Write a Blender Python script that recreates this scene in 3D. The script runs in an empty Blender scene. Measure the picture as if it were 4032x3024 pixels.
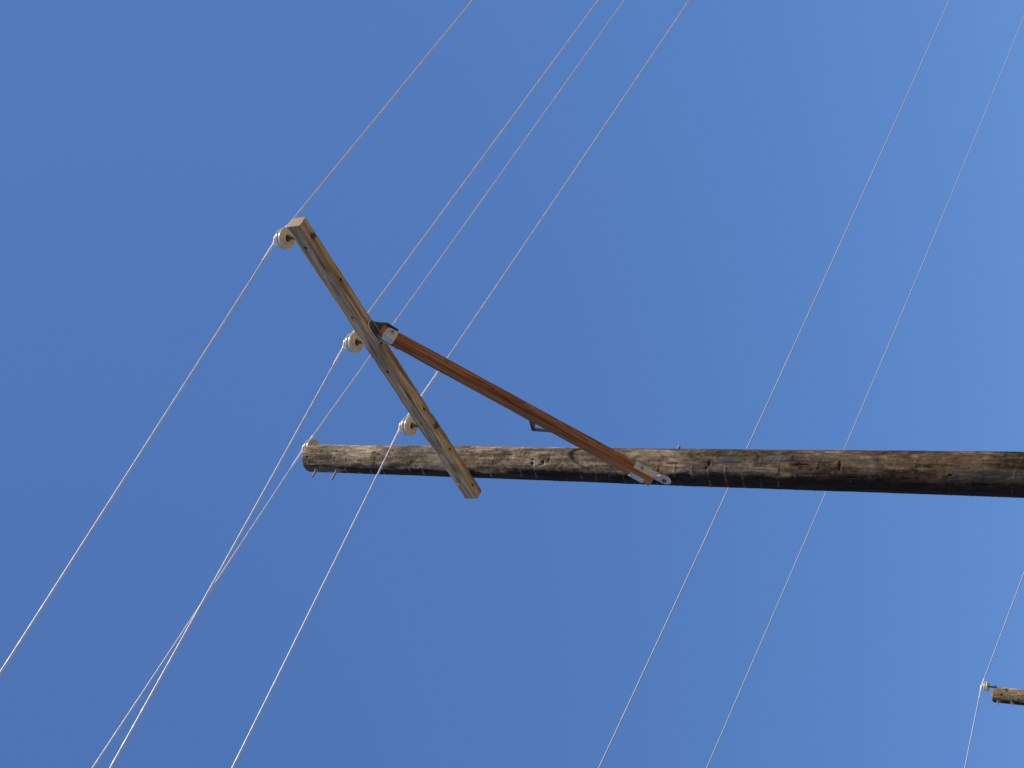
import bpy, bmesh, math, random
import numpy as np
from mathutils import Vector, Matrix

# ------------------------------------------------------------------ camera, sky, sun, exposure
SC = bpy.context.scene
COL = SC.collection
EYE = Vector((0, 0, 1.6))
FW = Vector((0.0, 0.83940, 0.54352))
XR = Vector((-0.01110, 0.54349, -0.83934)); XR = (XR - FW * XR.dot(FW)).normalized()
YU = (-FW).cross(XR)
cam_data = bpy.data.cameras.new('camera')
cam_data.sensor_width = 36.0
cam_data.lens = 36.0 * 5783.2 / 4032.0
cam_data.clip_start = 0.05
cam_data.clip_end = 5000
cam = bpy.data.objects.new('camera', cam_data)
COL.objects.link(cam)
cam.matrix_world = Matrix(((XR.x, YU.x, -FW.x, EYE.x), (XR.y, YU.y, -FW.y, EYE.y), (XR.z, YU.z, -FW.z, EYE.z), (0, 0, 0, 1)))
SC.camera = cam

SUN_EL = math.radians(67.5)
SUN_AZ = math.radians(111.0)          # clockwise from +Y
SDIR = Vector((math.sin(SUN_AZ) * math.cos(SUN_EL), math.cos(SUN_AZ) * math.cos(SUN_EL), math.sin(SUN_EL)))
world = bpy.data.worlds.new('World')
SC.world = world
world.use_nodes = True
wn = world.node_tree
sky = wn.nodes.new('ShaderNodeTexSky')
sky.sky_type = 'NISHITA'
sky.sun_disc = False
sky.sun_elevation = SUN_EL
sky.sun_rotation = SUN_AZ
sky.altitude = 0
sky.air_density = 1.0
sky.dust_density = 0.5
sky.ozone_density = 6.0
bg = wn.nodes['Background']
bg.inputs['Strength'].default_value = 0.0862
soft = wn.nodes.new('ShaderNodeGamma'); soft.inputs['Gamma'].default_value = .63     # gentler fall-off towards the zenith
hue = wn.nodes.new('ShaderNodeMix'); hue.data_type = 'RGBA'; hue.blend_type = 'MULTIPLY'
hue.inputs['Factor'].default_value = 1.0; hue.inputs[7].default_value = (.592, .932, 1.51, 1)  # deep dry-air blue
wn.links.new(sky.outputs[0], soft.inputs['Color']); wn.links.new(soft.outputs[0], hue.inputs[6])
wn.links.new(hue.outputs[2], bg.inputs['Color'])
sun_data = bpy.data.lights.new('sun', 'SUN')
sun_data.energy = 4.5
sun_data.angle = math.radians(0.42)
sun_data.color = (1.0, 0.93, 0.84)
sun = bpy.data.objects.new('sun', sun_data)
COL.objects.link(sun)
sun.rotation_euler = SDIR.to_track_quat('Z', 'Y').to_euler()
sun.location = SDIR * 50
SC.view_settings.view_transform = 'Standard'
SC.view_settings.look = 'None'
SC.view_settings.gamma = 1
SC.view_settings.exposure = 0.8
SC.cycles.max_bounces = 6

random.seed(7)
RNG = np.random.default_rng(11)

# ------------------------------------------------------------------ helpers
def tag(o, label=None, cat=None, group=None, kind=None):
    if label: o['label'] = label
    if cat: o['category'] = cat
    if group: o['group'] = group
    if kind: o['kind'] = kind
    return o

def empty(name, loc):
    o = bpy.data.objects.new(name, None)
    o.empty_display_size = 0.2
    o.location = loc
    COL.objects.link(o)
    WORLD[o.name] = Matrix.Translation(Vector(loc))
    return o

def link_mesh(name, verts, faces, mat, parent=None, smooth=False, matrix=None, uv=None):
    """one mesh object; verts are in the object's local frame, matrix places that frame in the world"""
    if matrix is not None and matrix.to_3x3().determinant() < 0:      # keep every object's frame right-handed
        verts = [matrix @ Vector(v) for v in verts]; o_ = sum(verts, Vector()) / len(verts)
        verts = [v - o_ for v in verts]; matrix = Matrix.Translation(o_)
    me = bpy.data.meshes.new(name)
    me.from_pydata([tuple(v) for v in verts], [], faces)
    me.materials.append(mat)
    if smooth:
        me.polygons.foreach_set('use_smooth', [True] * len(me.polygons))
    if uv is not None:
        l = me.uv_layers.new(name='uv')
        idx = np.zeros(len(me.loops), dtype=np.int32); me.loops.foreach_get('vertex_index', idx)
        l.data.foreach_set('uv', np.asarray(uv, dtype=np.float32)[idx].ravel())
    me.update()
    o = bpy.data.objects.new(name, me)
    COL.objects.link(o)
    if matrix is None: matrix = Matrix.Identity(4)
    if parent is not None:
        o.parent = parent
        o.matrix_local = WORLD[parent.name].inverted() @ matrix
    else:
        o.matrix_world = matrix
    WORLD[o.name] = matrix.copy()
    return o

WORLD = {}      # world matrix of every object, by name

def frame(o, x, y, z):
    return Matrix(((x[0], y[0], z[0], o[0]), (x[1], y[1], z[1], o[1]), (x[2], y[2], z[2], o[2]), (0, 0, 0, 1)))

def basis_z(p, z):
    z = Vector(z).normalized()
    t = Vector((1, 0, 0)) if abs(z.x) < .8 else Vector((0, 1, 0))
    x = t.cross(z).normalized(); y = z.cross(x)
    return frame(p, x, y, z)

class MB:
    def __init__(s): s.v = []; s.f = []
    def add(s, vs, fs):
        n = len(s.v); s.v += [Vector(v) for v in vs]; s.f += [tuple(i + n for i in f) for f in fs]
    def box(s, x0, x1, y0, y1, z0, z1, bev=0.0):
        bm = bmesh.new()
        bmesh.ops.create_cube(bm, size=1)
        for v in bm.verts:
            v.co = Vector((x0 + (v.co.x + .5) * (x1 - x0), y0 + (v.co.y + .5) * (y1 - y0), z0 + (v.co.z + .5) * (z1 - z0)))
        if bev: bmesh.ops.bevel(bm, geom=bm.edges[:], offset=bev, segments=2, affect='EDGES', profile=.6)
        s.bm(bm)
    def bm(s, bm, M=None):
        bm.verts.index_update()
        s.add([(M @ v.co) if M else v.co.copy() for v in bm.verts], [[v.index for v in f.verts] for f in bm.faces])
        bm.free()
    def lathe(s, prof, M=None, n=48, cap0=False, cap1=False):
        vs = []; fs = []
        for r, z in prof:
            for k in range(n):
                a = 2 * math.pi * k / n
                p = Vector((r * math.cos(a), r * math.sin(a), z))
                vs.append(M @ p if M else p)
        for i in range(len(prof) - 1):
            for k in range(n):
                k2 = (k + 1) % n
                fs.append((i * n + k, i * n + k2, (i + 1) * n + k2, (i + 1) * n + k))
        if cap0: fs.append(tuple(reversed(range(n))))
        if cap1: fs.append(tuple((len(prof) - 1) * n + k for k in range(n)))
        s.add(vs, fs)
    def prism(s, poly, thick, M, bev=0.0012):
        """flat plate: 2-D outline in M's xy plane, thickness along z (centred)"""
        bm = bmesh.new()
        vs = [bm.verts.new((x, y, -thick / 2)) for x, y in poly]
        f = bm.faces.new(vs)
        r = bmesh.ops.extrude_face_region(bm, geom=[f])
        for e in r['geom']:
            if isinstance(e, bmesh.types.BMVert): e.co.z += thick
        bmesh.ops.recalc_face_normals(bm, faces=bm.faces[:])
        if bev: bmesh.ops.bevel(bm, geom=bm.edges[:], offset=bev, segments=1, affect='EDGES')
        s.bm(bm, M)
    def tube(s, pts, rad, n=10, cap=True):
        pts = [Vector(p) for p in pts]
        rads = rad if isinstance(rad, (list, tuple)) else [rad] * len(pts)
        t0 = (pts[1] - pts[0]).normalized()
        u = t0.orthogonal().normalized(); rings = []
        for i, p in enumerate(pts):
            t = (pts[min(i + 1, len(pts) - 1)] - pts[max(i - 1, 0)]).normalized()
            u = (u - t * u.dot(t)).normalized(); w = t.cross(u)
            rings.append([p + (u * math.cos(2 * math.pi * k / n) + w * math.sin(2 * math.pi * k / n)) * rads[i] for k in range(n)])
        vs = [v for r in rings for v in r]; fs = []
        for i in range(len(rings) - 1):
            for k in range(n):
                k2 = (k + 1) % n
                fs.append((i * n + k, i * n + k2, (i + 1) * n + k2, (i + 1) * n + k))
        if cap:
            fs.append(tuple(reversed(range(n)))); fs.append(tuple((len(rings) - 1) * n + k for k in range(n)))
        s.add(vs, fs)
    def build(s, name, mat, parent=None, matrix=None, smooth=False):
        return link_mesh(name, s.v, s.f, mat, parent, smooth, matrix)

def autosmooth(o, ang=40):
    me = o.data
    bm = bmesh.new(); bm.from_mesh(me)
    for f in bm.faces: f.smooth = True
    for e in bm.edges:
        if len(e.link_faces) == 2 and e.calc_face_angle(0) > math.radians(ang): e.smooth = False
    bm.to_mesh(me); bm.free()
    return o

def vnoise(x, y, z, seed=0):
    """smooth 3-D value noise in [0,1] for numpy arrays"""
    xi = np.floor(x).astype(np.int64); yi = np.floor(y).astype(np.int64); zi = np.floor(z).astype(np.int64)
    fx = x - xi; fy = y - yi; fz = z - zi
    fx = fx * fx * (3 - 2 * fx); fy = fy * fy * (3 - 2 * fy); fz = fz * fz * (3 - 2 * fz)
    def h(a, b, c):
        n = (a * 374761393 + b * 668265263 + c * 2147483647 + seed * 144269) & 0xffffffff
        n = ((n ^ (n >> 13)) * 1274126177) & 0xffffffff
        return ((n ^ (n >> 16)) & 0xffff) / 65535.0
    r = 0
    for dx in (0, 1):
        for dy in (0, 1):
            for dz in (0, 1):
                w = (fx if dx else 1 - fx) * (fy if dy else 1 - fy) * (fz if dz else 1 - fz)
                r = r + w * h(xi + dx, yi + dy, zi + dz)
    return r

def sst(a, b, x):
    t = np.clip((x - a) / (b - a), 0, 1)
    return t * t * (3 - 2 * t)

# ------------------------------------------------------------------ materials
def new_mat(name):
    m = bpy.data.materials.new(name); m.use_nodes = True
    nt = m.node_tree
    return m, nt, nt.nodes['Principled BSDF']

def N(nt, typ, **kw):
    n = nt.nodes.new(typ)
    for k, v in kw.items():
        if k.startswith('_'): setattr(n, k[1:], v)
        else: n.inputs[k].default_value = v
    return n

def ramp(nt, fac, stops):
    r = nt.nodes.new('ShaderNodeValToRGB')
    e = r.color_ramp.elements
    e[0].position, e[0].color = stops[0][0], (*stops[0][1], 1)
    e[1].position, e[1].color = stops[-1][0], (*stops[-1][1], 1)
    for p, c in stops[1:-1]:
        x = e.new(p); x.color = (*c, 1)
    nt.links.new(fac, r.inputs['Fac'])
    return r

def coords(nt, scale, kind='Object'):
    tc = nt.nodes.new('ShaderNodeTexCoord'); mp = nt.nodes.new('ShaderNodeMapping')
    mp.inputs['Scale'].default_value = scale
    nt.links.new(tc.outputs[kind], mp.inputs['Vector'])
    return mp.outputs['Vector']

def noise(nt, vec, scale, detail=4, rough=.55, dist=0.0):
    n = N(nt, 'ShaderNodeTexNoise', Scale=scale, Detail=detail, Roughness=rough, Distortion=dist)
    nt.links.new(vec, n.inputs['Vector'])
    return n.outputs['Fac']

def mixc(nt, fac, a, b, blend='MIX'):
    m = nt.nodes.new('ShaderNodeMix'); m.data_type = 'RGBA'; m.blend_type = blend
    for s, v in ((m.inputs['Factor'], fac), (m.inputs[6], a), (m.inputs[7], b)):
        if hasattr(v, 'is_linked') or hasattr(v, 'links'): nt.links.new(v, s)
        else: s.default_value = v if not isinstance(v, tuple) else (*v, 1)
    return m.outputs[2]

def bump(nt, p, height, strength, dist):
    b = N(nt, 'ShaderNodeBump', Strength=strength, Distance=dist)
    nt.links.new(height, b.inputs['Height']); nt.links.new(b.outputs[0], p.inputs['Normal'])

def mat_attr_wood(name, stretch, rough=.85):
    """wood whose stains, weathering and painted shade sit in a colour attribute, with fine grain from noise nodes"""
    m, nt, p = new_mat(name)
    a = nt.nodes.new('ShaderNodeAttribute'); a.attribute_name = 'tone'
    v = coords(nt, stretch)
    f = noise(nt, v, 1.0, 5, .65)
    g = ramp(nt, f, [(.25, (.55, .55, .55)), (.5, (.95, .95, .95)), (.75, (1.35, 1.33, 1.3))])
    c = mixc(nt, 1.0, a.outputs['Color'], g.outputs[0], 'MULTIPLY')
    nt.links.new(c, p.inputs['Base Color'])
    p.inputs['Roughness'].default_value = rough
    p.inputs['Specular IOR Level'].default_value = .12
    bump(nt, p, f, .5, .004)
    return m

M_POLE = mat_attr_wood('weathered_pole_wood', (60, 60, 9))
M_ARM = mat_attr_wood('weathered_arm_wood', (5, 120, 120), .8)
M_BRACE = mat_attr_wood('red_brown_stained_wood', (4, 90, 90), .7)

def mat_metal(name, c0, c1, metallic=.9, rough=.5, scale=40, b=.2):
    m, nt, p = new_mat(name)
    v = coords(nt, (1, 1, 1))
    f = noise(nt, v, scale, 4, .6)
    r = ramp(nt, f, [(.3, c0), (.7, c1)])
    nt.links.new(r.outputs[0], p.inputs['Base Color'])
    p.inputs['Metallic'].default_value = metallic
    rr = N(nt, 'ShaderNodeMapRange', **{'To Min': rough - .12, 'To Max': rough + .15})
    nt.links.new(f, rr.inputs['Value']); nt.links.new(rr.outputs[0], p.inputs['Roughness'])
    bump(nt, p, f, b, .001)
    return m

M_GALV = mat_metal('galvanised_steel', (.36, .36, .335), (.58, .57, .53), .2, .6)
M_BOLT = mat_metal('dull_bolt_steel', (.13, .125, .11), (.30, .29, .265), .45, .55)
M_DARK = mat_metal('dark_pin_steel', (.05, .05, .05), (.12, .12, .11), .5, .6)
M_RUST = mat_metal('rust_dulled_steel', (.055, .05, .042), (.13, .12, .10), .3, .65)
M_TEAL = mat_metal('weathered_zinc', (.07, .08, .085), (.17, .19, .195), .4, .5)
M_TIE = mat_metal('bright_tie_aluminium', (.70, .72, .74), (.84, .85, .87), .25, .55, 60, .1)

def mat_porcelain():
    m, nt, p = new_mat('pale_grey_porcelain')
    v = coords(nt, (1, 1, 1))
    f = noise(nt, v, 18, 4, .6)
    f2 = noise(nt, v, 90, 3, .6)
    r = ramp(nt, f, [(.3, (.38, .375, .33)), (.5, (.46, .45, .40)), (.7, (.52, .51, .46))])
    r2 = ramp(nt, f2, [(.22, (.95, .94, .92)), (.45, (1, 1, 1))])
    nt.links.new(mixc(nt, 1.0, r.outputs[0], r2.outputs[0], 'MULTIPLY'), p.inputs['Base Color'])
    p.inputs['Roughness'].default_value = .22
    p.inputs['Coat Weight'].default_value = .4
    p.inputs['Coat Roughness'].default_value = .12
    return m
M_PORC = mat_porcelain()

def mat_wire(name, col, lobes=6, lay=.11, metallic=.55, rough=.42):
    """stranded conductor: helical strands from the wire's own length and angle (uv)"""
    m, nt, p = new_mat(name)
    tc = nt.nodes.new('ShaderNodeTexCoord'); sp = nt.nodes.new('ShaderNodeSeparateXYZ')
    nt.links.new(tc.outputs['UV'], sp.inputs[0])
    a = N(nt, 'ShaderNodeMath', _operation='MULTIPLY'); a.inputs[1].default_value = 2 * math.pi * lobes / (lay * lobes)
    nt.links.new(sp.outputs[0], a.inputs[0])
    b = N(nt, 'ShaderNodeMath', _operation='MULTIPLY'); b.inputs[1].default_value = 2 * math.pi * lobes
    nt.links.new(sp.outputs[1], b.inputs[0])
    s = N(nt, 'ShaderNodeMath', _operation='ADD'); nt.links.new(a.outputs[0], s.inputs[0]); nt.links.new(b.outputs[0], s.inputs[1])
    w = N(nt, 'ShaderNodeMath', _operation='SINE'); nt.links.new(s.outputs[0], w.inputs[0])
    mr = N(nt, 'ShaderNodeMapRange', **{'From Min': -1, 'From Max': 1}); nt.links.new(w.outputs[0], mr.inputs['Value'])
    v = coords(nt, (1, 1, 1)); f = noise(nt, v, 3, 3)
    r = ramp(nt, f, [(.3, tuple(c * .82 for c in col)), (.7, col)])
    gap = ramp(nt, mr.outputs[0], [(.0, (.80, .80, .80)), (.4, (1, 1, 1))])
    nt.links.new(mixc(nt, 1.0, r.outputs[0], gap.outputs[0], 'MULTIPLY'), p.inputs['Base Color'])
    p.inputs['Metallic'].default_value = metallic; p.inputs['Roughness'].default_value = rough
    bump(nt, p, mr.outputs[0], .5, .0014)
    return m
M_WIRE = mat_wire('stranded_aluminium', (.60, .655, .84), metallic=.25, rough=.42)
M_WIRE_FAR = mat_wire('bright_stranded_aluminium', (.42, .46, .58), metallic=.0, rough=.6)

def mat_ground():
    m, nt, p = new_mat('dry_soil')
    v = coords(nt, (1, 1, 1))
    f = noise(nt, v, .15, 8, .65); g = noise(nt, v, 6, 5, .6)
    r = ramp(nt, f, [(.3, (.125, .100, .070)), (.55, (.175, .140, .098)), (.75, (.145, .130, .085))])
    r2 = ramp(nt, g, [(.3, (.75, .75, .75)), (.6, (1.05, 1.05, 1.05))])
    nt.links.new(mixc(nt, 1.0, r.outputs[0], r2.outputs[0], 'MULTIPLY'), p.inputs['Base Color'])
    p.inputs['Roughness'].default_value = .95
    bump(nt, p, g, .6, .03)
    return m
M_GROUND = mat_ground()

def set_tone(o, cols):
    me = o.data
    ca = me.color_attributes.new('tone', 'FLOAT_COLOR', 'POINT')
    a = np.ones((len(me.vertices), 4), dtype=np.float32); a[:, :3] = cols
    ca.data.foreach_set('color', a.ravel())

# ------------------------------------------------------------------ ground
GN = 60
gv = []; gf = []
edge = [-2500, -900, -400, -200, -100, -60, -40, -30, -20, -12, -6, 0, 6, 12, 20, 30, 40, 60, 100, 200, 400, 900, 2500]
for yy in edge:
    for xx in edge:
        k = math.exp(-(xx * xx + (yy - 12) ** 2) / 900.0)
        gv.append((xx, yy + 10, (random.random() - .5) * .12 * (1 - k) - .0))
n = len(edge)
for j in range(n - 1):
    for i in range(n - 1):
        gf.append((j * n + i, j * n + i + 1, (j + 1) * n + i + 1, (j + 1) * n + i))
tag(link_mesh('ground', gv, gf, M_GROUND), kind='structure')

# ------------------------------------------------------------------ near pole: layout (metres)
AX = Vector((-0.57728, 9.00715, 0.0))       # pole axis on the ground
ZT = 9.3675; RT = .1094; TAP = .00494
DH = Vector((0.71089, -0.70330, 0)).normalized()     # horizontal direction the crossarm points
NF = Vector((-DH.y * -1, 0, 0)) if False else Vector((-0.7109, -0.7033, 0)).normalized()
DH = Vector((-NF.y, NF.x, 0))
if DH.x < 0: DH = -DH
UPZ = Vector((0, 0, 1))

def pole_r(z, zt=ZT, rt=RT): return rt + TAP * (zt - z)

def pole_shaft(axis, zt, rt, z_fine, parent, seed, dents, bare_top, hue):
    """tapered round timber with peeling rings, checks, knots, creosote stain and shade painted down one side"""
    zs = list(np.arange(-.5, z_fine, .05)) + list(np.arange(z_fine, zt, .0065)) + [zt]
    zs = np.array(zs); nseg = 176
    ps = np.arange(nseg) / nseg * 2 * np.pi - np.pi         # angle from NF towards DH
    Z, PS = np.meshgrid(zs, ps, indexing='ij')
    R = rt + TAP * (zt - Z)
    cx = R * np.cos(PS); cy = R * np.sin(PS)
    arc = PS * .115
    # relief
    r = np.zeros_like(Z)
    r += (vnoise(cx * 7, cy * 7, Z * 1.3, seed) - .5) * .010
    r += (vnoise(cx * 38, cy * 38, Z * 4, seed + 1) - .5) * .0035
    r += (vnoise(cx * 90, cy * 90, Z * 60, seed + 2) - .5) * .0016
    # rings left by the peeler, about 13 cm apart and slightly helical
    ph = (Z + arc * .22 + (vnoise(cx * 5, cy * 5, Z * 2.2, seed + 3) - .5) * .05) / .124
    fr = ph - np.floor(ph)
    ring = np.exp(-((np.minimum(fr, 1 - fr)) / .035) ** 2)
    step = 0
    ringmask = sst(.50, .66, vnoise(cx * 22, cy * 22, Z * 6, seed + 4))
    r += ring * ringmask * .0022 + step
    # seasoning checks: long thin cracks along the grain
    chk = vnoise(PS * 9 + 40, np.zeros_like(Z), Z * 1.1, seed + 5)
    crack = np.exp(-((chk - .5) / .012) ** 2) * sst(.50, .64, vnoise(PS * 3 + 9, Z * 0, Z * 2.3, seed + 6))
    r -= crack * .005
    dark = crack * .8
    c2 = vnoise(PS * 16 + 11, Z * 0 + 7, Z * 1.6, seed + 41); crk2 = np.exp(-((c2 - .5) / .010) ** 2) * sst(.55, .66, vnoise(PS * 5 + 2, Z * 0, Z * 3.1, seed + 42))
    r -= crk2 * .003; dark = np.maximum(dark, crk2 * .6)
    # base colour
    big = vnoise(cx * 9, cy * 9, Z * 2.4, seed + 7)
    mid = .6 * vnoise(cx * 34, cy * 34, Z * 11, seed + 8) + .4 * vnoise(cx * 55, cy * 55, Z * 30, seed + 31)
    fine = vnoise(cx * 120, cy * 120, Z * 60, seed + 9)
    lon = vnoise(cx * 110, cy * 110, Z * 5, seed + 10)
    t = .30 * big + .34 * mid + .20 * fine + .16 * lon
    t = np.clip((t - .5) * 3.6 + .46, 0, 1)[..., None]
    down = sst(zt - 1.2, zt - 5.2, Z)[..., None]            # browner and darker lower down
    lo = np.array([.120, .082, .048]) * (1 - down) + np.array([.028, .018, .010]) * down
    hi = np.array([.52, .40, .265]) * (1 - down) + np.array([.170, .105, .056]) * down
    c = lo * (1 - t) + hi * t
    # paler flecks where the outer wood has flaked
    fl = sst(.60, .74, vnoise(cx * 42, cy * 42, Z * 16, seed + 11)) * sst(.42, .60, big)
    fl = (fl * (1 - .75 * down[..., 0]))[..., None]
    c = c * (1 - fl * .75) + np.array([.64, .49, .32]) * fl * .75
    # ring highlights: sunlight caught on the scraped ridges, painted pale
    rg = (ring * ringmask * (.35 + .65 * sst(60, 35, np.degrees(PS))))[..., None] * .55
    brk = vnoise(cx * 60, cy * 60, Z * 2 + 3, seed + 30)[..., None]; rg = rg * sst(.25, .6, brk)
    c = c * (1 - rg) + np.array([.42, .34, .25]) * rg
    # short cross-grain nicks and rubbed marks
    tick = vnoise(PS * 9, Z * 0 + 3, Z * 75, seed + 33) * vnoise(PS * 14, Z * 0, Z * 12, seed + 34)
    c = c * (1 + (np.clip(tick * 2.2, 0, 1) - .45) * .55)[..., None]
    # grey patches
    gp = sst(.60, .68, vnoise(cx * 12 + 7, cy * 12, Z * 3.4, seed + 12))[..., None] * .30
    c = c * (1 - gp) + np.array([.15, .145, .135]) * gp
    # creosote stain and painted shade: black down one side with a ragged edge
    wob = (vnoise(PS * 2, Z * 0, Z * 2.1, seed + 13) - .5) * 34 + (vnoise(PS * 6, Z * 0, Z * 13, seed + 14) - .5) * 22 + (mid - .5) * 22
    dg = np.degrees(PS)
    stain_shade = sst(29, 12, dg + wob * .5 - 13 * down[..., 0]) * sst(-175, -150, dg + wob)
    stain_shade *= 1 - .85 * ring * sst(.45, .6, vnoise(cx * 18, cy * 18, Z * 5, seed + 15))  # ridges kept lighter, painted as if they catch the sun
    if bare_top is not None:
        zb, w = bare_top                                    # a strip left bare near the top
        bare = sst(zb - .03, zb + .02, Z + (mid - .5) * .08 + np.abs(dg + 8) * -.004 + .04) * sst(16, 9, dg) * sst(-60, -45, dg)
        stain_shade = np.maximum(stain_shade * (1 - .85 * bare), 0)
    stain_shade = stain_shade[..., None]
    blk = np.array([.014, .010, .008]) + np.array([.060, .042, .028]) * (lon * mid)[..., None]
    c = c * (1 - stain_shade * .94) + blk * stain_shade * .94
    # local knots, holes and gouges: (z, angle, half height, half width in m, depth, tint)
    for (z0, a0, hh, hw, dep, tint) in dents:
        da = (np.degrees(PS) - a0 + 180) % 360 - 180
        e = np.sqrt(((Z - z0) / hh) ** 2 + (np.radians(da) * R / hw) ** 2)
        k = sst(1.25, .45, e + (fine - .5) * .5)
        r -= k * dep
        c = c * (1 - k[..., None]) + np.array(tint) * k[..., None]
    bd = (stain_shade[..., 0] * 0 + (bare if bare_top is not None else 0))
    c = c * (1 - .45 * np.clip(bd, 0, 1)[..., None]) if bare_top is not None else c
    c = c * (1 - dark[..., None] * .9)
    c = c * np.array(hue) * .60
    R2 = R + r
    # rounded, slightly ragged saw cut
    topk = np.clip((Z - (zt - .014)) / .014, 0, 1)
    R2 = R2 - topk ** 2 * .010
    d = NF.x * np.cos(PS) + DH.x * np.sin(PS), NF.y * np.cos(PS) + DH.y * np.sin(PS)
    X = R2 * d[0]; Y = R2 * d[1]
    Zt = Z + (Z > zt - 1e-6) * (vnoise(X * 30, Y * 30, Z, seed) - .5) * .004
    V = np.stack([X, Y, Zt], -1).reshape(-1, 3)
    nr = len(zs)
    i, j = np.meshgrid(np.arange(nr - 1), np.arange(nseg), indexing='ij')
    j2 = (j + 1) % nseg
    F = np.stack([i * nseg + j, i * nseg + j2, (i + 1) * nseg + j2, (i + 1) * nseg + j], -1).reshape(-1, 4)
    # end grain
    rings = []
    V = list(map(tuple, V)); F = list(map(tuple, F)); C = list(map(tuple, c.reshape(-1, 3)))
    prev = (nr - 1) * nseg
    for q in (.8, .55, .3, .1):
        b0 = len(V)
        for k in range(nseg):
            x, y, z = V[(nr - 1) * nseg + k]
            V.append((x * q, y * q, zt + .002)); C.append((.33, .28, .22) if int(q * 20) % 2 else (.26, .21, .16))
        for k in range(nseg):
            k2 = (k + 1) % nseg
            F.append((prev + k, prev + k2, b0 + k2, b0 + k))
        prev = b0
    F.append(tuple(prev + k for k in range(nseg)))
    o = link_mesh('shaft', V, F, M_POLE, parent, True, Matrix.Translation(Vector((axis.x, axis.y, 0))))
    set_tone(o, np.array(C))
    return o

pole = empty('utility_pole', AX)
tag(pole, 'large round timber utility pole carrying the tilted crossarm and red-brown brace, close to the camera', 'utility pole')
DK = (.02, .014, .01)
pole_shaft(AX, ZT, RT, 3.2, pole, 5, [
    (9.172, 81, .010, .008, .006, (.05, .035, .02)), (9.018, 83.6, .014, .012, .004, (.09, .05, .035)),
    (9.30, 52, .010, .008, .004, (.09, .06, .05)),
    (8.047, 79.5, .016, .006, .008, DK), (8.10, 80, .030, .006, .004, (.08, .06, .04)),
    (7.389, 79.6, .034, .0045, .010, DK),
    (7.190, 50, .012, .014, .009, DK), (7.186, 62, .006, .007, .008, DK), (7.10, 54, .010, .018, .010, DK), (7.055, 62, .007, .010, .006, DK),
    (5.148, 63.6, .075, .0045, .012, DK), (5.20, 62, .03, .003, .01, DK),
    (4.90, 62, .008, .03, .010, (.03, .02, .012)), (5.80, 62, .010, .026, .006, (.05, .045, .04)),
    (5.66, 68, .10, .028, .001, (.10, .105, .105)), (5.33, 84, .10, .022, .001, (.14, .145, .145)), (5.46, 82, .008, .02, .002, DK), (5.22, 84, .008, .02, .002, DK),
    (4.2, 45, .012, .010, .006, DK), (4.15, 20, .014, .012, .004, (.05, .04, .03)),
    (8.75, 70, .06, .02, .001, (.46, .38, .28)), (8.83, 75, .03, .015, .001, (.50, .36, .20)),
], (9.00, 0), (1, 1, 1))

# hardware on the shaft --------------------------------------------------------
def hexbolt(mb, M, rsh, length, head_r=.015, head_h=.010, washer=.0, proud=.0):
    """M z points out of the wood; square washer, hex nut and threaded end"""
    if washer: mb.box_m = None
    if washer:
        bm = bmesh.new(); bmesh.ops.create_cube(bm, size=1)
        for v in bm.verts: v.co = Vector((v.co.x * washer, v.co.y * washer, v.co.z * .005 + .0025))
        bmesh.ops.bevel(bm, geom=bm.edges[:], offset=.001, segments=1, affect='EDGES')
        mb.bm(bm, M)
    z0 = .005 if washer else 0
    mb.lathe([(head_r, z0), (head_r, z0 + head_h * .8), (head_r * .85, z0 + head_h)], M, 6, True, True)
    if length:
        prof = [(rsh, z0 + head_h * .5)]
        k = int(length / .004)
        for i in range(k): prof += [(rsh * (1.0 if i % 2 else .88), z0 + head_h + i * .004)]
        prof += [(rsh, z0 + head_h + length - .003), (rsh * .7, z0 + head_h + length)]
        mb.lathe(prof, M, 12, False, True)

def at(z, r, ang):
    a = math.radians(ang); return Vector((AX.x, AX.y, z)) + (NF * math.cos(a) + DH * math.sin(a)) * r

for z, ln in ((9.243, .062), (9.034, .080)):
    mb = MB(); hexbolt(mb, basis_z(at(z, pole_r(z) - .003, -6), NF), .0085, ln, .017, .013, .05)
    autosmooth(mb.build('bolt', M_BOLT, pole))
# back ends of the through bolts
for z, a, ln in ((6.150, 182, .055), (7.80, 180, .02)):
    mb = MB(); hexbolt(mb, basis_z(at(z, pole_r(z) - .002, a), -NF), .010, ln, .017, .013, .055)
    autosmooth(mb.build('bolt', M_BOLT, pole))
# small nail beside the crossarm
mb = MB(); mb.tube([at(7.60, pole_r(7.6) - .01, 130), at(7.61, pole_r(7.6) + .018, 130)], .003, 8)
mb.build('nail', M_DARK, pole, smooth=True)

# ------------------------------------------------------------------ crossarm
AP = Vector((-0.84824, 8.99922, 7.74178))            # pole end, front lower corner
AD = Vector((0.70310, -0.71070, 0.02135)).normalized()
AU = NF.cross(AD); AU = AU if AU.z > 0 else -AU
AU.normalize()
AB = -NF                                             # towards the far side of the arm
LA = 2.6577; WA = .0870; HA = .1166
MA = frame(AP, AD, AB, AU)                           # local x along the arm, y to the back, z up
if MA.to_3x3().determinant() < 0:
    pass

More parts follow.
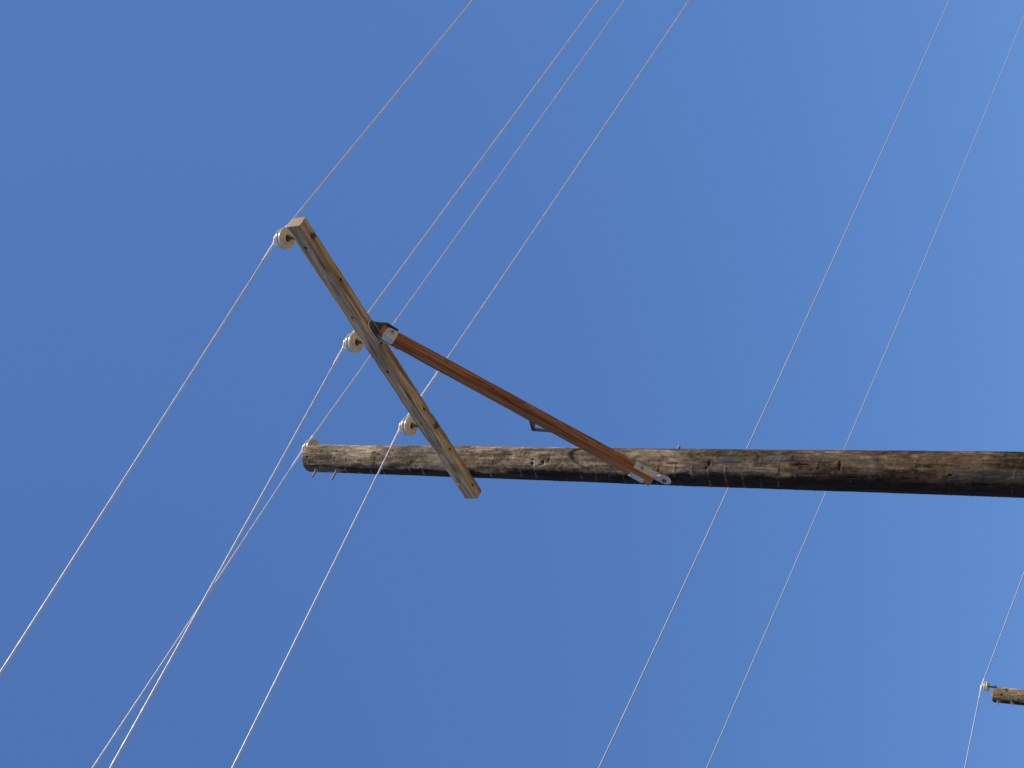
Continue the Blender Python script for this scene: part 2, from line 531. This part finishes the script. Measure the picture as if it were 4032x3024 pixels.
def timber(name, L, W, H, cham, ds, colfn, mat, parent, M, seed, notches=(), holes=(), end_tint=None, wavy=1.0):
    """square timber with worn edges; local x 0..L, y 0..W, z 0..H"""
    xs = np.linspace(0, L, int(L / ds) + 1)
    # closed cross-section outline with rounded corners
    out = []
    def side(p, q, n):
        for i in range(n): out.append((p[0] + (q[0] - p[0]) * i / n, p[1] + (q[1] - p[1]) * i / n))
    c = cham; nw = 12; nh = 14
    side((c, 0), (W - c, 0), nw); side((W - c, 0), (W - c * .3, c * .3), 1); side((W - c * .3, c * .3), (W, c), 1)
    side((W, c), (W, H - c), nh); side((W, H - c), (W - c * .3, H - c * .3), 1); side((W - c * .3, H - c * .3), (W - c, H), 1)
    side((W - c, H), (c, H), nw); side((c, H), (c * .3, H - c * .3), 1); side((c * .3, H - c * .3), (0, H - c), 1)
    side((0, H - c), (0, c), nh); side((0, c), (c * .3, c * .3), 1); side((c * .3, c * .3), (c, 0), 1)
    out = np.array(out); m = len(out)
    nx = len(xs)
    X = np.repeat(xs[:, None], m, 1); Y = np.repeat(out[None, :, 0], nx, 0); Z = np.repeat(out[None, :, 1], nx, 0)
    cy, cz = Y - W / 2, Z - H / 2
    rr = (vnoise(X * 3, Y * 20, Z * 20, seed) - .5) * .0018 * wavy + (vnoise(X * 14, Y * 150, Z * 150, seed + 1) - .5) * .0020 * wavy
    # edge wear
    ed = np.minimum(W / 2 - np.abs(cy), H / 2 - np.abs(cz)) ; corner = np.exp(-((W / 2 - np.abs(cy)) + (H / 2 - np.abs(cz))) / .006)
    rr -= corner * (vnoise(X * 22, np.sign(cy) * 5 + 20, np.sign(cz) * 5 + 20, seed + 2)) ** 3 * .004 * wavy
    for (x0, yy, zz, ln, dep) in notches:
        k = np.exp(-((X - x0) / ln) ** 4) * np.exp(-(((Y - yy) ** 2 + (Z - zz) ** 2) / .014 ** 2))
        rr -= k * dep
    ln_ = np.sqrt(cy ** 2 + cz ** 2)
    Y2 = Y + rr * cy / ln_; Z2 = Z + rr * cz / ln_
    X2 = X.copy()
    V = np.stack([X2, Y2, Z2], -1).reshape(-1, 3)
    i, j = np.meshgrid(np.arange(nx - 1), np.arange(m), indexing='ij'); j2 = (j + 1) % m
    F = [tuple(t) for t in np.stack([i * m + j, (i + 1) * m + j, (i + 1) * m + j2, i * m + j2], -1).reshape(-1, 4)]
    C = colfn(X, Y, Z, W, H, seed).reshape(-1, 3)
    V = [tuple(v) for v in V]; C = [tuple(q) for q in C]
    for e, base in ((0, 0), (1, (nx - 1) * m)):
        prev = base; ring = None
        for q in (.985, .7, .4, .15):
            b0 = len(V)
            for k in range(m):
                x, y, z = V[base + k]
                y2 = W / 2 + (y - W / 2) * q; z2 = H / 2 + (z - H / 2) * q
                V.append((x + (.002 if e else -.002) * (1 if q < .98 else 0.5), y2, z2))
                g = .88 + .24 * random.random()
                et = end_tint[e]
                C.append((et[0] * g, et[1] * g, et[2] * g))
            for k in range(m):
                k2 = (k + 1) % m
                F.append((prev + k, prev + k2, b0 + k2, b0 + k) if e else (prev + k2, prev + k, b0 + k, b0 + k2))
            prev = b0
        F.append(tuple(prev + k for k in range(m)) if e else tuple(reversed([prev + k for k in range(m)])))
    # drilled holes and knots are real pits pressed into the surface
    o = link_mesh(name, V, F, mat, parent, True, M)
    set_tone(o, np.array(C))
    autosmooth(o, 50)
    return o

ARM_HOLES_F = [(2.478, .067, .0085), (1.856, .061, .007), (1.339, .065, .0085), (.814, .062, .005)]
ARM_HOLES_B = [(2.157, .043, .0085), (.924, .039, .009), (.508, .037, .009), (.116, .036, .0085)]
def arm_col(X, Y, Z, W, H, seed):
    # unrolled distance around from the top front edge: front face then under face
    front = sst(.012, .0, Y); 
    un = np.where(Y < W * .02, H - Z, H + Y)          # 0 at the top front edge, H at the lower front edge, then under the arm
    un = np.where(Z > H * .98, -Y, un)
    un = np.where(Y > W * .98, H + W + Z, un)
    wav = (vnoise(X * 2.2, un * 6, X * 0, seed + 20) - .5) * .10 + (vnoise(X * 7, un * 30, X * 0, seed + 21) - .5) * .05
    grey = sst(.152, .092, un + wav)
    lines = vnoise(X * 3.2 + vnoise(X * 1.5, un * 12, X * 0, seed + 22) * 3, un * 95, X * 0, seed + 23)
    l2 = vnoise(X * 9, un * 210, X * 0, seed + 24)
    fine = vnoise(X * 60, un * 260, X * 0, seed + 25)
    t = np.clip((.5 * lines + .3 * l2 + .2 * fine - .5) * 2.3 + .5, 0, 1)[..., None]
    tan = np.array([.190, .143, .090]) * (1 - t) + np.array([.44, .365, .245]) * t
    gry = np.array([.205, .150, .092]) * (1 - t) + np.array([.47, .375, .245]) * t
    g = grey[..., None]
    c = tan * (1 - g) + gry * g
    # orange heartwood along the far lower edge
    org = (sst(H + W * .62, H + W * .97, un + wav * .25) * sst(H + W + .09, H + W + .02, un) * sst(.35, .6, vnoise(X * 2.6, un * 8, X * 0, seed + 26)))[..., None]
    c = c * (1 - org * .7) + np.array([.27, .150, .065]) * (.6 + .8 * t) * org * .6
    # dirt streak drifting across both faces
    dr = sst(.60, .74, vnoise(X * 3.4, un * 34, X * 0, seed + 27))[..., None]
    c = c * (1 - .30 * dr)
    # dark knots
    for x0, u0, rx, ru in ((.20, .05, .05, .018), (.33, .075, .07, .016), (1.10, .10, .05, .012), (.62, .09, .06, .012), (2.32, .09, .09, .01)):
        k = np.exp(-(((X - x0) / rx) ** 2 + ((un - u0) / ru) ** 2))[..., None]
        c = c * (1 - .55 * k)
    # holes
    for x0, hz, rr in ARM_HOLES_F:
        e = np.sqrt((X - x0) ** 2 + (un - (H - hz)) ** 2)
        stn = np.exp(-(((X - x0) / .035) ** 2 + ((un - (H - hz)) / .008) ** 2))[..., None]
        c = c * (1 - .35 * stn)
    for x0, hw, rr in ARM_HOLES_B:
        stn = np.exp(-(((X - x0) / .03) ** 2 + ((un - (H + hw)) / .008) ** 2))[..., None]
        c = c * (1 - .35 * stn)
    for x0 in (2.531, .742):
        e = np.sqrt(((X - x0) / 1.25) ** 2 + (un - (H + .047)) ** 2)
        c = c * (1 - .55 * np.exp(-(e / .022) ** 2)[..., None])
    return np.clip(c * 1.18, .01, 1)

arm = timber('crossarm', LA, WA, HA, .007, .006, arm_col, M_ARM, pole, MA, 31,
             notches=((.850, WA, 0, .022, .007), (2.30, 0, HA, .03, .002), (.52, 0, HA, .03, .003)),
             end_tint=((.22, .17, .12), (.38, .262, .178)))
# drill the unused holes right through the timber's skin with a boolean
cut = MB()
for x0, hz, rr in ARM_HOLES_F: cut.lathe([(rr, -.01), (rr, .05)], frame((x0, 0, hz), (1, 0, 0), (0, 0, -1), (0, 1, 0)), 14, True, True)
for x0, hw, rr in ARM_HOLES_B: cut.lathe([(rr, -.01), (rr, .05)], frame((x0, hw, 0), (1, 0, 0), (0, 1, 0), (0, 0, 1)), 14, True, True)
cutter = cut.build('cutter', M_ARM, None, MA)
set_tone(cutter, np.tile(np.array([[.045, .028, .016]]), (len(cutter.data.vertices), 1)))
bm = bmesh.new(); bm.from_mesh(cutter.data); bmesh.ops.recalc_face_normals(bm, faces=bm.faces[:]); bm.to_mesh(cutter.data); bm.free()
bm = bmesh.new(); bm.from_mesh(arm.data); bmesh.ops.recalc_face_normals(bm, faces=bm.faces[:]); bm.to_mesh(arm.data); bm.free()
md = arm.modifiers.new('holes', 'BOOLEAN'); md.object = cutter; md.operation = 'DIFFERENCE'; md.solver = 'EXACT'
bpy.context.view_layer.update()
dg = bpy.context.evaluated_depsgraph_get()
baked = bpy.data.meshes.new_from_object(arm.evaluated_get(dg))
arm.modifiers.clear(); arm.data = baked
co = np.zeros(len(baked.vertices) * 3); baked.vertices.foreach_get('co', co); co = co.reshape(-1, 3)
tn = np.zeros(len(baked.vertices) * 4, dtype=np.float32); baked.color_attributes['tone'].data.foreach_get('color', tn); tn = tn.reshape(-1, 4)
hit = np.zeros(len(co), bool)
for x0, hz, rr in ARM_HOLES_F: hit |= (np.hypot(co[:, 0] - x0, co[:, 2] - hz) < rr * 1.06) & (co[:, 1] < .056)
for x0, hw, rr in ARM_HOLES_B: hit |= (np.hypot(co[:, 0] - x0, co[:, 1] - hw) < rr * 1.06) & (co[:, 2] < .056)
tn[hit, :3] = (.016, .009, .005)      # shade inside the drilled hole, painted onto the bore
baked.color_attributes['tone'].data.foreach_set('color', tn.ravel())
autosmooth(arm, 35)
bpy.data.objects.remove(cutter)

def arm_pt(s, y, z): return MA @ Vector((s, y, z))
# pin nuts and washers under the arm
for s in (2.531, .742, 1.588):
    mb = MB(); M = frame(arm_pt(s, .047 if s != 1.588 else .0435, -.001), AD, NF, -AU)
    mb.lathe([(.021, 0), (.021, .0035), (.013, .004)], M, 24, True, True)
    hexbolt(mb, frame(arm_pt(s, .047 if s != 1.588 else .0435, -.004), AD, NF, -AU), .008, .012, .013, .011)
    autosmooth(mb.build('bolt', M_RUST, arm))
mb = MB(); mb.lathe([(.007, 0), (.006, .003), (.002, .004)], frame(arm_pt(.164, -.001, .089), AD, AU, NF), 12, True, True)
mb.build('nail', M_TIE, arm, smooth=True)
# bolt that holds the arm to the pole (front end)
s_pole = (Vector((AX.x, AX.y, 7.8)) - AP).dot(AD)
mb = MB(); hexbolt(mb, frame(arm_pt(s_pole, -.001, .058), AD, AU, NF), .009, .004, .013, .006, .0)

# ------------------------------------------------------------------ insulators
def insulator(parent, base, top_z, pin_bottom, wire_dir_u, wire_dir_l, seed, scale=1.0, arm_top=None, lean=None):
    """porcelain pin insulator; base = centre of the skirt's lower rim, z up"""
    M = Matrix.Translation(base) @ Matrix.Rotation(seed, 4, 'Z')
    S = scale
    prof = [(.0225, .040), (.0235, .004), (.0245, .0), (.0280, -.002), (.0300, .001), (.032, .008), (.038, .010), (.052, .007), (.064, .0010),
            (.0700, .000), (.0735, .004), (.0745, .010), (.0735, .018), (.0700, .023), (.060, .0265), (.0575, .030), (.059, .0335), (.067, .036),
            (.0705, .040), (.0700, .046), (.065, .0505), (.052, .055), (.040, .060), (.031, .066), (.0285, .071), (.0285, .077),
            (.032, .0815), (.0355, .086), (.0355, .092), (.032, .0965), (.022, .0975), (.021, .0945), (.0, .0945)]
    mb = MB(); mb.lathe([(r * S, z * S) for r, z in prof], None, 56)
    body = mb.build('insulator', M_PORC, parent, M, True)
    mb = MB()
    zb = pin_bottom - base.z
    mb.lathe([(.0085 * S, .028 * S), (.0095 * S, .0), (.0105, zb * .45), (.0125, zb * .5), (.0125, zb * .75), (.017, zb + .012), (.027, zb + .008), (.027, zb), (.01, zb - .002)], None, 24, True, True)
    pin = mb.build('pin', M_RUST, body, M, True)
    return body

def wire_pts(top, az, sl, kc, length, s0=0.0, step=.05):
    out = []; s = s0
    while s <= length:
        out.append((top.x + math.cos(az) * s, top.y + math.sin(az) * s, top.z + sl * s + kc * s * s))
        s += step if s < 12 else .25
    return out

def wire_mesh(name, pts, rad, mat, n=12):
    pts = [Vector(p) for p in pts]
    rings = []; uv = []; L = 0
    fixed = Vector((0, 0, 1))
    for i, p in enumerate(pts):
        if i: L += (p - pts[i - 1]).length
        t = (pts[min(i + 1, len(pts) - 1)] - pts[max(i - 1, 0)]).normalized()
        a = t.cross(fixed).normalized(); b = a.cross(t)
        for k in range(n + 1):
            th = 2 * math.pi * k / n
            rings.append(p + (a * math.cos(th) + b * math.sin(th)) * rad); uv.append((L, k / n))
    m = n + 1; fs = []
    for i in range(len(pts) - 1):
        for k in range(n): fs.append((i * m + k, i * m + k + 1, (i + 1) * m + k + 1, (i + 1) * m + k))
    fs.append(tuple(reversed(range(n)))); fs.append(tuple((len(pts) - 1) * m + k for k in range(n)))
    org = pts[len(pts) // 2]
    return link_mesh(name, [v - org for v in rings], fs, mat, None, True, Matrix.Translation(org), uv)

def coil(p, t, r_in, r_w, turns, length, n=14):
    """close helical wrap of tie wire around a conductor starting at p along t"""
    t = t.normalized(); a = t.cross(Vector((0, 0, 1))).normalized(); b = a.cross(t); pts = []
    k = int(turns * n)
    for i in range(k + 1):
        th = 2 * math.pi * i / n
        pts.append(p + t * (length * i / k) + (a * math.cos(th) + b * math.sin(th)) * (r_in + r_w))
    return pts

WR = .0066
HI = .0896; HW = .0929
PU, SU, PL, SL, KC = .78577, -.0921, 3.92334, -.0747, .00067448
def dirv(az, sl): return Vector((math.cos(az), math.sin(az), sl)).normalized()

def tie(body, top, au, su, al, sl, r_neck=.0285, long=False):
    """aluminium tie: ring in the neck groove, loop over the crown and wraps out along the conductor"""
    mb = MB()
    base = top - Vector((0, 0, HW))
    ring = []
    for i in range(33):
        th = 2 * math.pi * i / 32
        ring.append(base + Vector((math.cos(th) * (r_neck + .004), math.sin(th) * (r_neck + .004), .0735 + .002 * math.sin(3 * th))))
    mb.tube(ring, .0035, 8)
    for az, s_, ln in ((au, su, .54 if long else .12), (al, sl, .20)):
        d_ = dirv(az, s_)
        mb.tube(coil(top + d_ * .018, d_, WR - .0004, .0021, 38 if ln > .2 else 14, ln), .0023, 6)
        side = Vector((-d_.y, d_.x, 0)).normalized()
        for sg in (1, -1):
            mb.tube([base + side * sg * (r_neck + .003) + Vector((0, 0, .074)), base + side * sg * .030 + d_ * .022 + Vector((0, 0, .086)), top + d_ * .05 + side * sg * .006], .0033, 7)
    # armour sleeve on the conductor over the crown
    mb.tube([top + dirv(au, su) * .055, top + Vector((0, 0, .003)), top + dirv(al, sl) * .055], WR + .0030, 12)
    return autosmooth(mb.build('tie_wire', M_TIE, body), 60)

tops = []
for i, s in enumerate((2.53519, 1.58844, .74737)):
    b = arm_pt(s, WA / 2, HA); base = b + Vector((0, 0, HI)); top = base + Vector((0, 0, HW + .004))
    body = insulator(pole, base, top.z, b.z - .002, None, None, i * .7, 1.0, True)
    tie(body, top, PU, SU, PL, SL, long=(i == 2))  # innermost wrap made longer to deepen the wire's shadow on the pole
    tops.append(top)
t4 = Vector((AX.x + .08122, AX.y + .0709, ZT + .11778))
base4 = t4 - Vector((0, 0, HW + .004))
body4 = insulator(pole, base4, t4.z, ZT - .02, None, None, 2.2, 1.0)
tie(body4, t4, .81623, -.05231, 3.98943, -.04121)
tops.append(t4)
# steel pole-top bracket that carries that pin, bolted to the far side of the shaft
mb = MB()
by = (Vector((base4.x, base4.y, 0)) - Vector((AX.x, AX.y, 0))).dot(NF)
r0 = pole_r(9.2) + .004
Mb = frame(Vector((AX.x, AX.y, 0)) - NF * (r0 + .004), DH, UPZ, -NF)
mb.prism([(-.022, 8.97), (.022, 8.97), (.022, ZT - .02), (.012, ZT + .0), (-.012, ZT + .0), (-.022, ZT - .02)], .008, Mb)
mb.build('pole_top_bracket', M_GALV, pole)

# ------------------------------------------------------------------ near wires (each a single span over its insulator)
W_LAB = ['grey conductor tied to the outermost insulator at the crossarm tip',
         'grey conductor tied to the middle insulator of the crossarm',
         'grey conductor on the innermost crossarm insulator, crossing in front of the pole',
         'grey conductor tied to the insulator on top of the large timber pole']
for i, t in enumerate(tops):
    au, su, al, sl = (PU, SU, PL, SL) if i < 3 else (.81623, -.05231, 3.98943, -.04121)
    low = wire_pts(t, al, sl, KC, 45); upp = wire_pts(t, au, su, KC, 60)
    o = wire_mesh('power_line', list(reversed(low)) + upp[1:], WR, M_WIRE)
    tag(o, W_LAB[i], 'power line', 'conductors of the near line')

# ------------------------------------------------------------------ brace between arm and pole
BQ = Vector((-.6638, 8.8001, 6.1807)); BB = Vector((.4893, -.4981, .7159)).normalized()
BN = Vector((-.7121, -.7021, -.0017)); BN = (BN - BB * BN.dot(BB)).normalized()
BU = Vector((-.5035, .5089, .6982)); BU = (BU - BB * BU.dot(BB) - BN * BU.dot(BN)).normalized()
MBR = frame(BQ, BB, -BN, BU)       # x up along the brace, y to the far side, z away from the under face
LB = 2.087; WB = .0782; HB = .0751
def brace_col(X, Y, Z, W, H, seed):
    un = np.where(Y < W * .02, H - Z, H + Y); un = np.where(Z > H * .98, -Y, un); un = np.where(Y > W * .98, H + W + Z, un)
    a = vnoise(X * 1.6 + vnoise(X, un * 9, X * 0, seed) * 2, un * 70, X * 0, seed + 1)
    b = vnoise(X * 6, un * 190, X * 0, seed + 2)
    t = np.clip((.6 * a + .4 * b - .5) * 2.0 + .5, 0, 1)[..., None]
    c = np.array([.140, .050, .020]) * (1 - t) + np.array([.32, .138, .056]) * t
    big = vnoise(X * 1.3, un * 16, X * 0, seed + 3)[..., None]
    c = c * (.72 + .56 * big)
    # sun-bleached streaks and small checks
    bl = sst(.58, .76, vnoise(X * 2.4, un * 60, X * 0, seed + 8))[..., None]
    c = c * (1 - .35 * bl) + np.array([.34, .19, .10]) * .35 * bl
    ck = np.exp(-((vnoise(X * 1.2, un * 45, X * 0, seed + 9) - .5) / .012) ** 2)[..., None] * sst(.5, .65, vnoise(X * 3, un * 20, X * 0, seed + 10))[..., None]
    c = c * (1 - .6 * ck)
    # glue-line seam and darker streak along the lower front edge
    seam = np.exp(-((un - H - .006) / .009) ** 2)[..., None] * (.35 + .5 * vnoise(X * 3, un * 0, X * 0, seed + 4)[..., None])
    c = c * (1 - .6 * seam)
    for x0, u0 in ((1.02, .062), (1.60, .05), (.36, .05), (.27, .045), (.24, .05), (.44, .06), (1.72, .02), (.52, .03)):
        k = np.exp(-(((X - x0) / .012) ** 2 + ((un - H - u0) / .006) ** 2))[..., None]
        c = c * (1 - .6 * k)
    return np.clip(c * 1.15, .008, 1)
brace = timber('brace', LB, WB, HB, .006, .008, brace_col, M_BRACE, pole, MBR, 77, end_tint=((.18, .065, .03), (.13, .05, .025)), wavy=.35)
def bpt(x, y, z): return MBR @ Vector((x, y, z))
# lower bracket: flat plate under the brace end, folded to a lug that lies on the pole
th = .006
mb = MB()
Mu = frame(bpt(0, 0, -th / 2 - .0005), BB, -BN, BU)       # plate plane under the brace
mb.prism([(.158, .021), (.154, .077), (.02, .080), (-.036, .083), (.006, .024)], th, Mu)
nl = NF
Ml = frame(Vector((AX.x, AX.y, 0)) + NF * (pole_r(6.15) + .006), -DH, UPZ, NF)
lugp = [(.0302, 6.2295), (.0685, 6.1498), (.059, 6.1222), (.0455, 6.1064), (.030, 6.0985), (.0125, 6.096), (-.0108, 6.1030), (-.0257, 6.1223), (-.0303, 6.1474), (-.0223, 6.168)]
mb.prism([(-x, z) for x, z in lugp], th, Ml)
lugc = Vector((AX.x, AX.y, 6.1447)) + DH * .0123 + NF * (pole_r(6.15) + .006)
# front plate on the side of the brace
Mf = frame(bpt(0, -th / 2 - .0005, 0), BB, -BU, -BN)
mb.prism([(.157, -.022), (.155, -.075), (.047, -.072), (.052, -.022)], th * .8, Mf)
lug = mb.build('lower_bracket', M_GALV, brace)
mb = MB(); hexbolt(mb, basis_z(lugc + nl * .003, nl), .010, .006, .016, .011)
autosmooth(mb.build('bolt', M_RUST, lug))
mb = MB(); hexbolt(mb, basis_z(bpt(.101, .052, -.007), -BU), .007, .003, .0125, .008); autosmooth(mb.build('bolt', M_BOLT, lug))
for x_, z_ in ((.140, .055), (.066, .058)):
    mb = MB(); hexbolt(mb, basis_z(bpt(x_, -.0055, z_), BN), .004, .0, .0065, .005); autosmooth(mb.build('bolt', M_GALV, lug))
# washers and bolts along the under face
for x_, y_ in ((.943, .050), (.742, .052)):
    mb = MB(); M = basis_z(bpt(x_, y_, -.0005), -BU)
    mb.lathe([(.017, 0), (.017, .003), (.011, .0035)], M, 22, True, True)
    hexbolt(mb, basis_z(bpt(x_, y_, -.0035), -BU), .005, .004, .0095, .007)
    autosmooth(mb.build('bolt', M_BOLT, brace))
# small step bracket standing off the top side of the brace
mb = MB()
Mh = frame(bpt(0, .040, 0), BB, BU, BN)
P = lambda x, y: bpt(x, .040, y)
strip = lambda a, b, w=.030, t=.005: mb.prism([(0, -w / 2), ((b - a).length, -w / 2), ((b - a).length, w / 2), (0, w / 2)], t,
        frame(a, (b - a).normalized(), BN, (b - a).normalized().cross(BN)))
strip(P(.938, .076), P(.866, .196), .030, .006)
strip(P(.866, .196), P(.712, .066), .030, .010)
mb.prism([(.880, .076), (.940, .076), (.874, .190), (.856, .186)], .005, Mh)
mb.build('step_bracket', M_TEAL, brace)

# upper bracket: rounded seat bolted under the arm, one cheek behind the brace, a strap down its upper side
mb = MB()
y0, y1 = .014, .082
ol = [(1.600, y0)] + [(1.735 + math.sin(t) * .040, (y0 + y1) / 2 - math.cos(t) * (y1 - y0) / 2) for t in np.linspace(0, math.pi, 14)] + [(1.600, y1)]
mb.prism(ol, .006, frame(arm_pt(0, 0, -.0035), AD, AB, AU))
Mc = frame(arm_pt(0, y1, 0), AD, AU, NF)
e1 = Mc.inverted() @ bpt(LB - .02, 0, .004); e2 = Mc.inverted() @ bpt(LB - .10, 0, .004); e3 = Mc.inverted() @ bpt(LB - .10, 0, HB)
mb.prism([(1.745, -.004), (1.735, -.022), (e1.x + .012, e1.y), (e2.x, e2.y), (e3.x, e3.y), (1.60, -.004)], .005, Mc)
up_ = mb.build('upper_bracket', M_TEAL, brace)
mb = MB()
mb.tube([arm_pt(x, y, -.0085) for x, y in ol], .0052, 8)
mb.tube([arm_pt(1.600, y0, -.0085), bpt(LB - .03, .002, HB + .004), bpt(LB - .16, .002, HB + .004)], .0048, 8)
mb.build('rim', M_GALV, up_, smooth=True)
mb = MB()
mb.prism([(LB - .17, .004), (LB - .01, .004), (LB - .01, WB - .004), (LB - .17, WB - .004)], .005, frame(bpt(0, 0, HB + .003), BB, -BN, BU))
mb.build('strap', M_GALV, brace)
mb = MB()
# wrap plate around the brace end: under face and front face
mb.prism([(1.972, -.005), (1.974, .066), (1.984, .072), (2.036, .071), (2.056, .055), (2.062, -.005)], .005, frame(bpt(0, 0, -.003), BB, -BN, BU))
mb.prism([(1.972, .004), (1.976, -.044), (1.99, -.058), (2.045, -.054), (2.060, -.040), (2.062, .004)], .005, frame(bpt(0, -.003, 0), BB, -BU, -BN))
mb.build('strap', M_GALV, brace)
mb = MB(); hexbolt(mb, basis_z(bpt(2.013, .050, -.0055), -BU), .007, .004, .012, .008); autosmooth(mb.build('bolt', M_BOLT, brace))

# ------------------------------------------------------------------ far pole with its own insulator and wire
FT = Vector((-4.348, 20.545, 7.065))
far = empty('utility_pole', (FT.x, FT.y, 0))
tag(far, 'smaller distant timber pole top at the frame edge with one insulator standing above it', 'utility pole')
NFs, DHs = NF.copy(), DH.copy()
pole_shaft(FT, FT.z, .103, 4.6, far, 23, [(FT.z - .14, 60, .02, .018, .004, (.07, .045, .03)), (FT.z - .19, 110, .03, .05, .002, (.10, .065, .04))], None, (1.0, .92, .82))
for z in (FT.z - .085, FT.z - .27):
    mb = MB(); hexbolt(mb, basis_z(Vector((FT.x, FT.y, z)) + NF * (.103 - .002), NF), .009, .03, .019, .014, .055)
    autosmooth(mb.build('bolt', M_BOLT, far))
fbase = Vector((FT.x + .0985, FT.y + .0210, FT.z + .070))
ftop = fbase + Vector((0, 0, HW + .004))
fbody = insulator(far, fbase, ftop.z, FT.z - .03, None, None, 1.1, 1.0)
CU_AZ, CL_AZ = .9626, -2.2514
tie(fbody, ftop, CU_AZ, -.05, CL_AZ, -.05)
mb = MB()
mb.prism([(-.022, FT.z - .36), (.022, FT.z - .36), (.022, FT.z - .03), (.012, FT.z + .01), (-.012, FT.z + .01), (-.022, FT.z - .03)], .008,
         frame(Vector((FT.x, FT.y, 0)) - NF * .113, DH, UPZ, -NF))
mb.build('pole_top_bracket', M_GALV, far)
low = wire_pts(ftop, CL_AZ, -.05, .0007, 40); upp = wire_pts(ftop, CU_AZ, -.05, .0007, 60)
tag(wire_mesh('power_line', list(reversed(low)) + upp[1:], .0074, M_WIRE_FAR), 'thin pale conductor tied to the insulator on the distant pole top', 'power line', 'conductors of the far line')
for P0, az, sl, lab in ((Vector((-.7793, 15.981, 8.665)), .8870, .0050, 'thin pale conductor crossing behind the large pole just beyond the brace foot'),
                        (Vector((-1.0799, 21.9735, 9.6892)), .9298, .0070, 'thin pale conductor crossing behind the large pole, the farther from its top')):
    pts = []
    s = -18.0
    while s <= 70:
        pts.append((P0.x + math.cos(az) * s, P0.y + math.sin(az) * s, P0.z + sl * s + .0005 * s * s)); s += .08
    tag(wire_mesh('power_line', pts, .0074, M_WIRE_FAR), lab, 'power line', 'conductors of the far line')
bpy.context.view_layer.update()
